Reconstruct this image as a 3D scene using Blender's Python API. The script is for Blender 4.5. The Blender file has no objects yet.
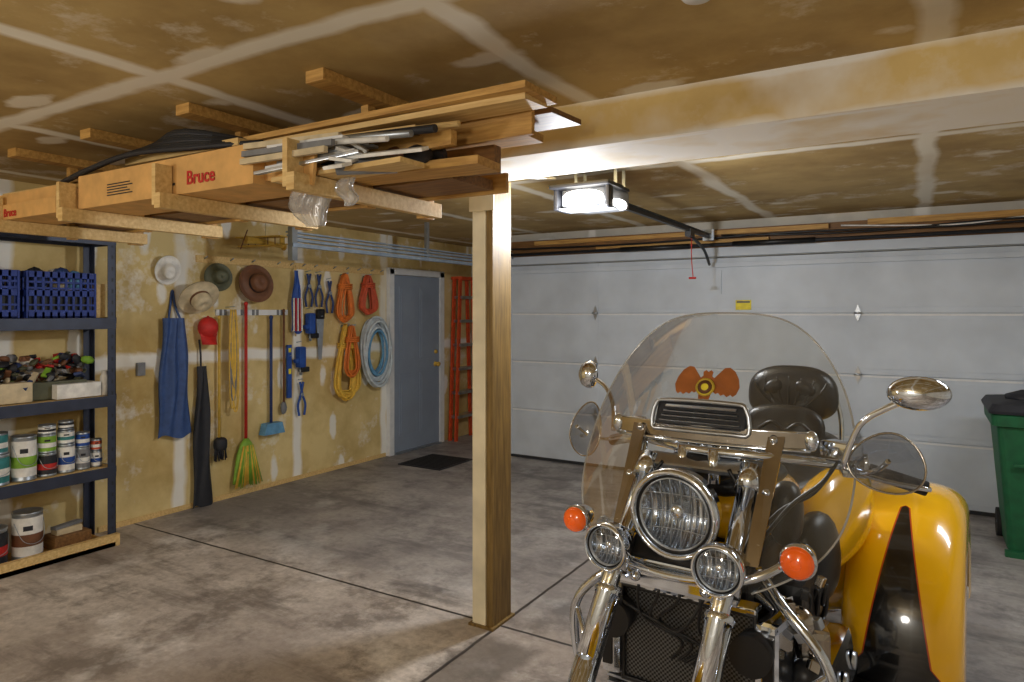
import bpy, bmesh, math, random
from mathutils import Vector, Matrix, Euler
random.seed(7)
R=math.radians
SC=bpy.context.scene
COL=SC.collection
# ------------------------------------------------------------------ materials
def srgb(r,g,b):
    f=lambda c:(c/255/12.92) if c<=10 else ((c/255+.055)/1.055)**2.4
    return (f(r),f(g),f(b),1)
class NT:
    def __init__(s,name):
        s.m=bpy.data.materials.new(name); s.m.use_nodes=True
        s.t=s.m.node_tree; s.n=s.t.nodes; s.l=s.t.links
        s.b=s.n['Principled BSDF']; s.out=s.n['Material Output']
    def new(s,t,**k):
        x=s.n.new(t)
        for a,b in k.items(): setattr(x,a,b)
        return x
    def setin(s,node,i,v):
        if v is None: return
        if isinstance(v,bpy.types.NodeSocket): s.l.new(v,node.inputs[i])
        else: node.inputs[i].default_value=v
    def math(s,op,a,b=None,c=None,clamp=False):
        x=s.new('ShaderNodeMath',operation=op); x.use_clamp=clamp
        s.setin(x,0,a); s.setin(x,1,b); s.setin(x,2,c); return x.outputs[0]
    def mix(s,f,a,b,mode='MIX'):
        x=s.new('ShaderNodeMix',data_type='RGBA',blend_type=mode)
        s.setin(x,0,f); s.setin(x,6,a); s.setin(x,7,b); return x.outputs[2]
    def noise(s,scale,detail=4,vec=None,rough=.5,out=0):
        x=s.new('ShaderNodeTexNoise'); x.inputs['Scale'].default_value=scale
        x.inputs['Detail'].default_value=detail; x.inputs['Roughness'].default_value=rough
        if vec is not None: s.l.new(vec,x.inputs['Vector'])
        return x.outputs[out]
    def pos(s): return s.new('ShaderNodeNewGeometry').outputs['Position']
    def obj(s): return s.new('ShaderNodeTexCoord').outputs['Object']
    def mapr(s,v,a,b,c=0,d=1):
        x=s.new('ShaderNodeMapRange'); s.setin(x,0,v)
        for i,q in enumerate((a,b,c,d)): x.inputs[i+1].default_value=q
        return x.outputs[0]
    def scale(s,vec,sc):
        x=s.new('ShaderNodeMapping'); s.l.new(vec,x.inputs[0]); x.inputs['Scale'].default_value=sc; return x.outputs[0]
    def bump(s,h,st=.2,dist=.01):
        x=s.new('ShaderNodeBump'); x.inputs['Strength'].default_value=st; x.inputs['Distance'].default_value=dist
        s.setin(x,'Height',h); s.l.new(x.outputs[0],s.b.inputs['Normal'])
    def col(s,v): s.setin(s.b,'Base Color',v)
    def rough(s,v): s.setin(s.b,'Roughness',v)
def P(name,c,rough=.5,metal=0,var=.12,vs=12,bump=0,coat=0,bs=60):
    n=NT(name); o=n.obj(); f=n.noise(vs,3,o)
    d=tuple(max(0,x*(1-var*1.6)) for x in c[:3])+(1,); h=tuple(min(1,x*(1+var)) for x in c[:3])+(1,)
    n.col(n.mix(n.mapr(f,.3,.7),d,h)); n.rough(rough); n.b.inputs['Metallic'].default_value=metal
    if coat: n.b.inputs['Coat Weight'].default_value=coat; n.b.inputs['Coat Roughness'].default_value=.03
    if bump: n.bump(n.noise(bs,3,o),bump,.005)
    return n.m
def wood(name,c1,c2,sc=(3,40,40),rough=.6):
    n=NT(name); v=n.scale(n.obj(),sc); f=n.noise(1.5,5,v,.6)
    n.col(n.mix(n.mapr(f,.3,.7),c1,c2)); n.rough(rough); n.bump(f,.15,.003); return n.m
def emis(name,c,st):
    n=NT(name); n.col(c); n.b.inputs['Emission Color'].default_value=c; n.b.inputs['Emission Strength'].default_value=st; return n.m
def clear(name,tint,gloss=.5,rough=.03,base=.05,haze=0,hc=(.8,.8,.78,1)):
    n=NT(name); tr=n.new('ShaderNodeBsdfTransparent'); tr.inputs[0].default_value=tint
    gl=n.new('ShaderNodeBsdfGlossy'); gl.inputs['Roughness'].default_value=rough
    gl.inputs[0].default_value=(1,1,1,1)
    lw=n.new('ShaderNodeLayerWeight'); lw.inputs[0].default_value=.35
    f=n.math('MULTIPLY_ADD',lw.outputs['Fresnel'],gloss,base,clamp=True)
    src=tr.outputs[0]
    if haze:
        df=n.new('ShaderNodeBsdfDiffuse'); df.inputs[0].default_value=hc
        m0=n.new('ShaderNodeMixShader'); m0.inputs[0].default_value=haze
        hz=n.math('MULTIPLY',n.mapr(n.noise(6,3,n.obj()),.3,.7,.6,1.4),haze); n.l.new(hz,m0.inputs[0])
        n.l.new(tr.outputs[0],m0.inputs[1]); n.l.new(df.outputs[0],m0.inputs[2]); src=m0.outputs[0]
    mx=n.new('ShaderNodeMixShader'); n.l.new(f,mx.inputs[0]); n.l.new(src,mx.inputs[1]); n.l.new(gl.outputs[0],mx.inputs[2])
    n.l.new(mx.outputs[0],n.out.inputs[0]); return n.m
def drywall(name,base,mud,ax='XY',sa=(),sb=(),hw=.045,spots=.5,rough=.75,dark=None,sp0=(1.5,4.0),fade=.35,smear=.35):
    n=NT(name); p=n.pos(); sep=n.new('ShaderNodeSeparateXYZ'); n.l.new(p,sep.inputs[0])
    A=sep.outputs['XYZ'.index(ax[0])]; Bc=sep.outputs['XYZ'.index(ax[1])]
    w=n.math('MULTIPLY_ADD',n.noise(2.2,5,p),.14,-.07)
    w2=n.noise(9,4,p); w3=n.mapr(n.noise(1.1,3,p),.32,.5,fade,1)
    m=None
    for co,vals in ((A,sa),(Bc,sb)):
        for v in vals:
            d=n.math('ABSOLUTE',n.math('SUBTRACT',n.math('ADD',co,w),v))
            k=n.math('MULTIPLY',n.mapr(d,hw-.02,hw+.015,1,0),w3)
            m=k if m is None else n.math('MAXIMUM',m,k)
    vo=n.new('ShaderNodeTexVoronoi'); vo.inputs['Scale'].default_value=1.0
    sc=[1,1,1]; sc['XYZ'.index(ax[0])]=sp0[0]; sc['XYZ'.index(ax[1])]=sp0[1]
    n.l.new(n.scale(p,tuple(sc)),vo.inputs['Vector'])
    dd=n.math('ADD',vo.outputs['Distance'],n.math('MULTIPLY',w2,.2))
    sp=n.math('MULTIPLY',n.mapr(dd,.27,.33,1,0),spots)
    m=sp if m is None else n.math('MAXIMUM',m,sp)
    b2=n.mix(n.mapr(n.noise(1.5,7,p,.62),.38,.66),base,dark or tuple(x*.78 for x in base[:3])+(1,))
    s2=n.math('MULTIPLY',n.mapr(n.noise(2.6,6,p,.7),.56,.66),smear)
    b2=n.mix(s2,b2,mud)
    n.col(n.mix(m,b2,mud)); n.rough(rough); n.bump(n.math('ADD',m,n.math('MULTIPLY',w2,.3)),.25,.004); return n.m
def concrete():
    n=NT('concrete_floor_mat'); p=n.pos(); sep=n.new('ShaderNodeSeparateXYZ'); n.l.new(p,sep.inputs[0])
    a=n.noise(.9,7,p,.65); b=n.noise(2.6,9,p,.72); c=n.noise(22,5,p,.7); g=n.noise(1.7,6,p,.6)
    vs=n.noise(1.2,8,n.scale(p,(.5,2.2,1)),.7)
    c1=n.mix(n.mapr(a,.38,.58),srgb(220,211,202),srgb(166,155,146))
    c1=n.mix(n.mapr(b,.50,.62,0,.75),c1,srgb(108,98,89))
    c1=n.mix(n.mapr(vs,.53,.64,0,.7),c1,srgb(88,78,70))
    c1=n.mix(n.mapr(g,.45,.34,0,.7),c1,srgb(240,235,230))
    c1=n.mix(n.mapr(c,.4,.7,0,.4),c1,srgb(104,96,88))
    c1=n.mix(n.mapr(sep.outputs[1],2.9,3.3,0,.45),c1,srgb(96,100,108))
    wob=n.math('MULTIPLY_ADD',n.noise(7,3,p),.012,-.006)
    def line(co,v,hw):
        d=n.math('ABSOLUTE',n.math('SUBTRACT',n.math('ADD',co,wob),v)); return n.mapr(d,hw,hw+.006,1,0)
    j=n.math('MAXIMUM',line(sep.outputs[1],2.96,.006),line(sep.outputs[0],-1.86,.006))
    def box(ce,h,v): return n.mapr(n.math('ABSOLUTE',n.math('SUBTRACT',n.math('ADD',v,n.math('MULTIPLY_ADD',b,.25,-.12)),ce)),h-.04,h+.03,1,0)
    pt=n.math('MULTIPLY',box(-1.72,.17,sep.outputs[0]),box(2.52,.32,sep.outputs[1]))
    c1=n.mix(n.math('MULTIPLY',pt,.7),c1,srgb(84,75,66))
    c1=n.mix(j,c1,srgb(50,43,38))
    n.col(c1); n.rough(n.mapr(a,.3,.7,.4,.7)); n.bump(n.math('SUBTRACT',n.math('MULTIPLY',c,.3),j),.3,.004); return n.m
M={}
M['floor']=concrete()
M['ceil']=drywall('ceiling_drywall',srgb(190,163,106),srgb(234,228,212),'XY',(-4.86,-3.64,-2.42,-1.2,.02,1.24),(1.5,3.94,-.9),.048,.75,dark=srgb(150,122,70),sp0=(1.3,3.2),fade=.6,smear=.5)
M['beam']=drywall('beam_drywall',srgb(226,198,132),srgb(246,244,238),'ZY',(2.485,2.276),(2.62,),.03,.3,dark=srgb(208,178,114),sp0=(4,1.2),fade=.85,smear=.25)
M['wallL']=drywall('tool_wall_drywall',srgb(226,204,144),srgb(244,242,234),'ZY',(1.22,),(2.1,3.34,4.56,5.78),.055,.9,dark=srgb(184,154,90),fade=.5,smear=.6)
M['wallO']=drywall('wall_drywall',srgb(216,212,200),srgb(236,234,228),'XZ',(-3,0,1.5),(1.22,),.05,.5)
M['wood']=wood('pine_lumber',srgb(214,170,96),srgb(166,120,58))
M['woodx']=wood('pine_lumber_pale',srgb(232,202,140),srgb(200,162,98))
M['woodd']=wood('brown_lumber',srgb(148,106,58),srgb(96,66,36))
M['woodv']=wood('post_bare_wood',srgb(150,122,66),srgb(96,74,36),(40,40,3))
M['card']=P('cardboard',srgb(218,170,102),.8,var=.1)
M['cream']=P('cream_paint',srgb(240,230,200),.6,var=.12,vs=5)
M['white']=P('white_paint',srgb(226,228,230),.5,var=.05)
M['gdoor']=P('white_steel_door',srgb(200,209,220),.5,var=.07,vs=3)
M['seal']=P('dark_seal',srgb(40,42,46),.7)
M['bluedoor']=P('grey_blue_door',srgb(142,154,172),.5,var=.06,vs=3)
M['slate']=P('slate_shelf_metal',srgb(50,57,76),.45,.2)
M['steel']=P('galvanised_steel',srgb(170,178,186),.35,.8)
M['track']=P('track_steel',srgb(150,166,184),.4,.3)
M['chrome']=P('chrome',(.74,.80,.90,1),.07,1,var=.03)
M['dchrome']=P('smoked_chrome',(.46,.42,.37,1),.16,1,var=.1)
M['satin']=P('satin_metal',(.52,.56,.62,1),.3,1)
M['black']=P('black_plastic',srgb(20,20,23),.4)
M['rubber']=P('rubber',srgb(28,27,27),.8,bump=.2)
M['leather']=P('black_leather',srgb(13,14,20),.36,bump=.25,bs=90)
M['yellow']=P('yellow_paint',srgb(250,190,10),.22,var=.04,coat=1)
M['orange']=P('amber_lens',srgb(250,104,24),.15,coat=.6)
M['orange'].node_tree.nodes['Principled BSDF'].inputs['Emission Color'].default_value=srgb(250,90,20)
M['orange'].node_tree.nodes['Principled BSDF'].inputs['Emission Strength'].default_value=.12
M['shield']=clear('clear_windshield',(.86,.86,.83,1),.42,.04,.02,.045,(.8,.78,.7,1))
M['rim']=clear('windshield_edge',(.55,.56,.54,1),.5,.2,.2,.4)
M['smoke']=clear('smoked_plastic',(.42,.43,.45,1),.4,.05,.05,.05)
M['bag']=clear('clear_plastic_bag',(.9,.9,.88,1),.35,.2,.04,.3,(.85,.85,.85,1))
M['lens']=clear('lamp_glass',(.95,.95,.95,1),.35,.03,.04)
M['lamp']=emis('opener_lens_lit',(1,.98,.94,1),6)
for k,c in dict(red=(196,40,34),blue=(34,78,160),navy=(42,62,112),green=(130,176,56),bin=(16,90,52),tan=(206,190,156),brown=(112,72,46),camo=(86,88,66),
        orangec=(222,120,44),yellowc=(230,186,70),redc=(200,84,50),hose=(200,210,216),denim=(56,84,138),dark=(34,36,43),teal=(52,128,130),paper=(236,235,230),
        gold=(210,172,72),ladder=(214,78,34),eagle=(168,98,44),signal=(240,222,60),cblue=(32,58,140),grey=(124,126,130),lblue=(100,155,195)).items():
    M[k]=P(k+'_mat',srgb(*c),.6,var=.14,vs=18,bump=.08)
def meshmat():
    n=NT('radiator_mesh'); br=n.new('ShaderNodeTexChecker'); br.inputs['Scale'].default_value=150
    n.l.new(n.obj(),br.inputs['Vector']); br.inputs[1].default_value=(.015,.015,.015,1); br.inputs[2].default_value=(.13,.13,.13,1)
    n.col(br.outputs[0]); n.rough(.4); n.b.inputs['Metallic'].default_value=.5; n.bump(br.outputs[1],.6,.003); return n.m
M['mesh']=meshmat()
def refl():
    n=NT('lamp_reflector'); w=n.new('ShaderNodeTexWave'); w.inputs['Scale'].default_value=16; w.bands_direction='X'
    n.l.new(n.obj(),w.inputs[0]); n.col((.60,.66,.74,1)); n.b.inputs['Metallic'].default_value=1; n.rough(.18); n.bump(w.outputs[1],.8,.01); return n.m
M['refl']=refl()
def flame():
    n=NT('yellow_paint_black_flame'); sep=n.new('ShaderNodeSeparateXYZ'); n.l.new(n.obj(),sep.inputs[0])
    x=n.math('ABSOLUTE',n.math('SUBTRACT',n.math('ABSOLUTE',sep.outputs[0]),.455)); z=sep.outputs[2]
    t=n.math('POWER',n.math('MAXIMUM',n.math('MULTIPLY',n.math('SUBTRACT',.885,z),1/.50),0.0),.75)
    v=n.math('SUBTRACT',n.math('MULTIPLY',t,.105),x)
    v=n.math('SUBTRACT',v,n.math('MAXIMUM',n.math('SUBTRACT',sep.outputs[1],1.2),0.0))
    v=n.math('SUBTRACT',v,n.mapr(z,.885,.89,0,.3))
    low=n.math('SUBTRACT',n.math('SUBTRACT',.54,z),n.math('MULTIPLY',x,1.25))
    v=n.math('MAXIMUM',v,low); v=n.math('MAXIMUM',v,n.math('SUBTRACT',.32,z))
    k=n.mapr(v,-.001,.001); k2=n.mapr(v,-.006,-.004)
    n.col(n.mix(k,n.mix(k2,srgb(250,190,10),srgb(190,70,20)),srgb(12,11,12))); n.rough(.22)
    n.b.inputs['Coat Weight'].default_value=1; n.b.inputs['Coat Roughness'].default_value=.06; return n.m
M['flame']=flame()
# ------------------------------------------------------------------ builder
def frame(ax):
    ax=Vector(ax).normalized(); h=Vector((0,0,1)) if abs(ax.z)<.9 else Vector((0,1,0))
    a=h.cross(ax).normalized(); return a,ax.cross(a).normalized(),ax
class B:
    def __init__(s,name): s.name=name; s.bm=bmesh.new(); s.mats=[]
    def mi(s,m):
        m=M[m] if isinstance(m,str) else m
        if m not in s.mats: s.mats.append(m)
        return s.mats.index(m)
    def fc(s,vs,mi,sm=False):
        try:
            f=s.bm.faces.new(vs); f.material_index=mi; f.smooth=sm; return f
        except ValueError: return None
    def box(s,c,d,mat,rot=None,bev=0):
        mi=s.mi(mat); t=bmesh.new(); bmesh.ops.create_cube(t,size=1)
        for v in t.verts: v.co=Vector((v.co.x*d[0],v.co.y*d[1],v.co.z*d[2]))
        if bev: bmesh.ops.bevel(t,geom=t.edges[:],offset=bev,segments=2,profile=.7,affect='EDGES')
        mt=Matrix.Translation(c)@(Euler([R(a) for a in rot]).to_matrix().to_4x4() if rot else Matrix())
        t.verts.index_update(); vs={}
        for v in t.verts: vs[v.index]=s.bm.verts.new(mt@v.co)
        for f in t.faces: s.fc([vs[v.index] for v in f.verts],mi,False)
        t.free(); return s
    def bb(s,x0,x1,y0,y1,z0,z1,mat,bev=0,rot=None):
        return s.box(((x0+x1)/2,(y0+y1)/2,(z0+z1)/2),(abs(x1-x0),abs(y1-y0),abs(z1-z0)),mat,rot,bev)
    def rings(s,rs,mat,sm=True,c0=True,c1=True,closed=False):
        mi=s.mi(mat); vr=[[s.bm.verts.new(p) for p in r] for r in rs]; n=len(vr[0])
        m=len(vr)
        for i in range(m if closed else m-1):
            a,b=vr[i],vr[(i+1)%m]
            for j in range(n): s.fc([a[j],a[(j+1)%n],b[(j+1)%n],b[j]],mi,sm)
        if not closed:
            if c0: s.fc(vr[0][::-1],mi)
            if c1: s.fc(vr[-1],mi)
        return s
    def lathe(s,prof,o,ax,mat,seg=28,c0=False,c1=False,sx=1,sy=1):
        a,b,c=frame(ax); o=Vector(o)
        return s.rings([[o+a*(max(r,1e-4)*sx*math.cos(2*math.pi*j/seg))+b*(max(r,1e-4)*sy*math.sin(2*math.pi*j/seg))+c*h for j in range(seg)] for r,h in prof],mat,True,c0,c1)
    def cyl(s,p0,p1,r,mat,r1=None,seg=16):
        p0=Vector(p0);p1=Vector(p1); a,b,c=frame(p1-p0); r1=r if r1 is None else r1
        return s.rings([[p+a*(q*math.cos(2*math.pi*j/seg))+b*(q*math.sin(2*math.pi*j/seg)) for j in range(seg)] for p,q in ((p0,r),(p1,r1))],mat)
    def ell(s,c,rad,mat,rot=None,seg=20,pw=1,noise=0):
        c=Vector(c); mt=Euler([R(a) for a in rot]).to_matrix() if rot else Matrix.Identity(3)
        sg=lambda x:math.copysign(abs(x)**pw,x)
        rs=[]; n=seg//2+1
        for i in range(n):
            t=-math.pi/2+math.pi*i/(n-1); t=max(-1.569,min(1.569,t)); row=[]
            for j in range(seg):
                p=2*math.pi*j/seg; k=1+random.uniform(-noise,noise)
                row.append(c+mt@Vector((rad[0]*sg(math.cos(t))*sg(math.cos(p))*k,rad[1]*sg(math.cos(t))*sg(math.sin(p))*k,rad[2]*sg(math.sin(t))*k)))
            rs.append(row)
        return s.rings(rs,mat)
    def tube(s,pts,r,mat,seg=8,sub=5,closed=False,r1=None):
        P_=[Vector(p) for p in pts]; n=len(P_)
        if sub>1 and n>2:
            o=[]
            for i in range(n if closed else n-1):
                g=lambda k:P_[k%n] if closed else P_[max(0,min(n-1,k))]
                a,b,c,d=g(i-1),g(i),g(i+1),g(i+2)
                for k in range(sub):
                    t=k/sub; o.append(.5*((2*b)+(c-a)*t+(2*a-5*b+4*c-d)*t*t+(3*b-a-3*c+d)*t**3))
            if not closed: o.append(P_[-1])
            P_=o
        n=len(P_); rs=[]; pa=None
        for i,p in enumerate(P_):
            tg=(P_[(i+1)%n]-P_[i-1]) if closed else (P_[min(i+1,n-1)]-P_[max(i-1,0)])
            if tg.length<1e-9: tg=Vector((0,0,1))
            tg.normalize()
            if pa is None: pa=frame(tg)[0]
            pa=(pa-tg*pa.dot(tg)); pa.normalize(); pb=tg.cross(pa)
            q=r if r1 is None else r+(r1-r)*i/(n-1)
            rs.append([p+pa*(q*math.cos(2*math.pi*j/seg))+pb*(q*math.sin(2*math.pi*j/seg)) for j in range(seg)])
        return s.rings(rs,mat,closed=closed)
    def ext(s,pts,vec,mat,sm=False):
        mi=s.mi(mat); v=Vector(vec); a=[s.bm.verts.new(Vector(p)) for p in pts]; b=[s.bm.verts.new(Vector(p)+v) for p in pts]; n=len(a)
        s.fc(a[::-1],mi); s.fc(b,mi)
        for i in range(n): s.fc([a[i],a[(i+1)%n],b[(i+1)%n],b[i]],mi,sm)
        return s
    def surf(s,fn,nu,nv,mat,thick=None):
        mi=s.mi(mat); g=[[s.bm.verts.new(Vector(fn(i/nu,j/nv))) for j in range(nv+1)] for i in range(nu+1)]
        for i in range(nu):
            for j in range(nv): s.fc([g[i][j],g[i+1][j],g[i+1][j+1],g[i][j+1]],mi,True)
        return g
    def torus(s,c,ax,R_,r,mat,seg=32,rs=10,sx=1,sy=1):
        a,b,_=frame(ax); c=Vector(c)
        return s.tube([c+a*(R_*sx*math.cos(2*math.pi*i/seg))+b*(R_*sy*math.sin(2*math.pi*i/seg)) for i in range(seg)],r,mat,rs,1,True)
    def done(s,parent=None,center=True,fix=True,merge=0):
        if merge: bmesh.ops.remove_doubles(s.bm,verts=s.bm.verts,dist=merge)
        if fix: bmesh.ops.recalc_face_normals(s.bm,faces=s.bm.faces[:])
        me=bpy.data.meshes.new(s.name+'_mesh')
        off=Vector((0,0,0))
        if center and parent is None and len(s.bm.verts):
            lo=Vector([min(v.co[i] for v in s.bm.verts) for i in range(3)]); hi=Vector([max(v.co[i] for v in s.bm.verts) for i in range(3)])
            off=Vector(((lo.x+hi.x)/2,(lo.y+hi.y)/2,lo.z)); bmesh.ops.translate(s.bm,verts=s.bm.verts[:],vec=-off)
        s.bm.to_mesh(me); s.bm.free()
        for m in s.mats: me.materials.append(m)
        o=bpy.data.objects.new(s.name,me); COL.objects.link(o); o.location=off
        if parent: o.parent=parent
        return o
def empty(name,loc=(0,0,0),rz=0):
    e=bpy.data.objects.new(name,None); COL.objects.link(e); e.location=loc; e.rotation_euler=(0,0,R(rz)); e.empty_display_size=.1; return e
# ------------------------------------------------------------------ room shell
XL=-5.15; YG=6.54; ZC=2.475; XR=3.2; YB=-2.6; YA=7.5; XJ=-4.2
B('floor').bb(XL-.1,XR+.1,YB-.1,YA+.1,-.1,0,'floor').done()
B('ceiling').bb(XL-.1,XR+.1,YB-.1,YA+.1,ZC,ZC+.1,'ceil').done()
B('wall_left').bb(XL-.1,XL,YB-.1,YA+.1,0,ZC,'wallL').done()
B('wall_right').bb(XR,XR+.1,YB-.1,YG+.2,0,ZC,'wallO').done()
B('wall_back').bb(XL,XR,YB-.1,YB,0,ZC,'wallO').done()
b=B('wall_front'); b.bb(XJ,XR,YG+.06,YG+.18,2.13,ZC,'wallO'); b.bb(.78,XR,YG+.06,YG+.18,0,2.13,'wallO')
b.bb(XJ-.02,XJ+.06,YG+.06,YA,0,ZC,'wallO'); b.bb(XL,XJ,YA,YA+.1,0,ZC,'wallO'); b.done()
B('ceiling_beam').bb(XL,XR,2.58,3.04,2.288,ZC,'beam').done()
b=B('support_post'); b.bb(-1.985,-1.905,2.90,3.08,0,2.288,'cream',.004); b.bb(-1.903,-1.865,2.905,3.085,0,2.288,'woodv',.003)
b.bb(-1.999,-1.851,2.89,2.90,2.12,2.288,'cream'); b.bb(-2.0,-1.85,2.885,3.1,0,.012,'woodv'); b.done()
b=B('baseboard_left'); b.bb(XL+.001,XL+.012,2.7,5.8,0,.04,'woodx'); b.done()
b=B('trim_1'); b.bb(-4.1,1.6,YG-.06,YG+.05,2.30,2.385,'woodd'); b.bb(-3.6,-.7,YG-.1,YG-.06,2.33,2.37,'wood'); b.bb(-.4,1.5,YG-.1,YG-.06,2.34,2.39,'wood')
b.bb(-4.15,1.6,YG+.0,YG+.055,2.22,2.30,'woodd'); b.bb(-4.15,1.6,YG+.0,YG+.055,2.135,2.22,'gdoor'); b.bb(-2.9,-1.2,YG-.05,YG,2.26,2.29,'wood'); b.done()  # lower brown strip puts the shadow gap above the door into the colour
b=B('torsion_spring_bar'); b.cyl((-4.0,YG-.12,2.235),(1.5,YG-.12,2.235),.016,'dark'); b.cyl((-2.6,YG-.12,2.235),(-1.9,YG-.12,2.235),.024,'black'); b.cyl((-1.5,YG-.12,2.235),(-.8,YG-.12,2.235),.024,'black')
for x in (-3.95,1.3): b.bb(x-.03,x+.03,YG-.15,YG-.005,2.20,2.27,'steel')
b.done()
b=B('electrical_cable'); b.tube([(-4,YG-.12,2.30),(-2.5,YG-.12,2.285),(-1,YG-.125,2.31),(.2,YG-.12,2.29),(1.5,YG-.12,2.32)],.010,'black',6); b.tube([(-1.6,YG-.13,2.32),(-.5,YG-.13,2.28),(.5,YG-.13,2.32),(1.5,YG-.13,2.3)],.008,'black',6); b.tube([(-.6,YG-.125,2.345),(.2,YG-.13,2.30),(.8,YG-.125,2.335),(1.5,YG-.13,2.28)],.007,'paper',6); b.done()
b=B('garage_door'); x0,x1=-4.03,.76
hs=[.02,.545,1.075,1.6,2.12]
b.bb(x0+.01,x1-.01,YG+.02,YG+.045,.02,2.12,'gdoor')
for i in range(4):
    z0,z1=hs[i],hs[i+1]
    b.bb(x0,x1,YG,YG+.03,z0+.0015,z1-.0015,'gdoor',.003)
    b.bb(x0,x1,YG-.005,YG,z0+.05,z1-.05,'gdoor',.002)
    for x in (x0+.05,x1-.05): b.bb(x-.05,x+.05,YG-.012,YG-.002,z0+.01,z1-.01,'gdoor')
    for x in (-2.92,-1.7,-.48): b.bb(x-.03,x+.03,YG-.0065,YG-.002,z0+.01,z1-.01,'gdoor')
for z in hs[1:4]:
    for x in (-2.92,-.48,x0+.05,x1-.05):
        b.ext([(x-.028,YG-.014,z),(x,YG-.014,z-.075),(x+.028,YG-.014,z),(x,YG-.014,z+.075)],(0,-.006,0),'satin')
        b.cyl((x-.03,YG-.026,z),(x+.03,YG-.026,z),.009,'satin')
    b.bb(x0,x1,YG-.004,YG+.001,z-.022,z-.006,'white',.001)
b.bb(x0,x1,YG-.035,YG,2.03,2.075,'gdoor',.004); b.bb(x0,x1,YG-.01,YG+.05,0,.03,'seal')
b.bb(-1.5,-1.36,YG-.012,YG-.007,1.63,1.72,'signal'); b.bb(-1.49,-1.37,YG-.013,YG-.011,1.695,1.71,'black'); b.bb(-1.77,-1.63,YG-.02,YG,1.78,2.0,'gdoor')
b.done()
b=B('garage_door_track')
for dz,t in ((0,.03),(.045,.02),(.08,.016),(.11,.012)): b.bb(-4.10-dz*.4,-4.06-dz*.4,3.55,6.50,2.10+dz,2.10+dz+t,'track')
b.bb(-4.12,-4.07,3.55,3.6,2.0,ZC,'steel'); b.bb(-4.12,-4.09,5.2,5.24,2.1,ZC,'steel'); b.bb(-4.13,-4.05,YG-.06,YG-.02,0,2.12,'track')
b.done()
b=B('door_1'); X=XL+.02
b.bb(XL+.002,X+.02,5.90,6.74,.02,2.03,'bluedoor',.003)
for (a,c,e,f) in ((5.99,6.28,1.05,1.9),(6.36,6.65,1.05,1.9),(5.99,6.28,.2,.9),(6.36,6.65,.2,.9)):
    b.bb(X+.02,X+.026,a,c,e,f,'bluedoor',.002); b.bb(X+.024,X+.031,a+.03,c-.03,e+.03,f-.03,'bluedoor',.002)
b.lathe([(.0,.07),(.025,.065),(.03,.05),(.02,.03),(.012,.02),(.028,.01),(.03,0)],(X+.02,6.66,.98),(1,0,0),'gold',16)
b.lathe([(.0,.03),(.022,.025),(.026,0)],(X+.02,6.66,1.13),(1,0,0),'gold',16); b.done()
b=B('trim_2'); b.bb(XL+.001,X+.035,5.82,5.895,0,2.1,'white',.004); b.bb(XL+.001,X+.035,6.745,6.83,0,2.1,'white',.004); b.bb(XL+.001,X+.035,5.82,6.83,2.035,2.11,'white',.004); b.bb(XL+.001,X+.06,5.9,6.74,0,.018,'steel'); b.done()
b=B('door_mat'); b.bb(-4.75,-4.2,5.55,6.15,0,.012,'dark',.004)
for i in range(11): b.bb(-4.73,-4.22,5.58+i*.05,5.6+i*.05,.011,.017,'rubber')
b.done()
b=B('ceiling_lamp_socket'); b.lathe([(.045,0),(.045,-.008),(.038,-.016),(.0,-.018)],(-.53,1.86,ZC),(0,0,1),'white',24); b.done()
# ------------------------------------------------------------------ opener
e=empty('garage_door_opener',(-1.7,3.75,2.27))
b=B('motor_housing'); b.box((0,.06,.02),(.30,.34,.13),'grey',None,.03); b.box((0,.03,.075),(.34,.3,.02),'black',None,.008)
b.done(e)
b=B('lamp_lens'); b.ell((0,-.12,.002),(.125,.085,.046),'lamp',None,28,.85); b.ell((.165,.02,-.03),(.03,.09,.03),'lamp',None,20,.85); b.done(e)
b=B('shade'); b.box((0,-.08,.07),(.38,.24,.024),'black',None,.01); b.box((.165,-.13,.0),(.025,.07,.13),'black',None,.01); b.box((-.165,-.06,.0),(.025,.20,.13),'black',None,.01); b.box((0,-.05,-.055),(.34,.16,.012),'grey',None,.005); b.done(e)
b=B('hanger_straps')
for x in (-.13,.13):
    b.box((x,.05,.14),(.02,.003,.13),'steel'); b.box((x,.18,.14),(.02,.003,.13),'steel')
b.box((0,.05,.2),(.34,.03,.004),'steel'); b.done(e)
b=B('rail'); b.bb(-.015,.015,.2,2.60,.02,.055,'black'); b.bb(-.03,.03,.2,2.60,.052,.058,'black'); b.box((0,2.60,.05),(.1,.05,.10),'steel'); b.box((0,2.0,.01),(.05,.12,.06),'black')
b.tube([(0,2.02,-.01),(.02,2.35,-.1),(.0,2.62,-.22)],.014,'black',6); b.tube([(0,2.05,-.02),(.0,2.05,-.2),(.01,2.06,-.36)],.004,'red',6); b.cyl((-.025,2.06,-.37),(.035,2.06,-.37),.009,'red'); b.done(e)
b=B('opener_cord'); b.tube([(-2.9,3.3,2.46),(-2.4,3.4,2.43),(-2.05,3.6,2.42),(-1.92,3.7,2.42)],.006,'white',6); b.done()
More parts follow.
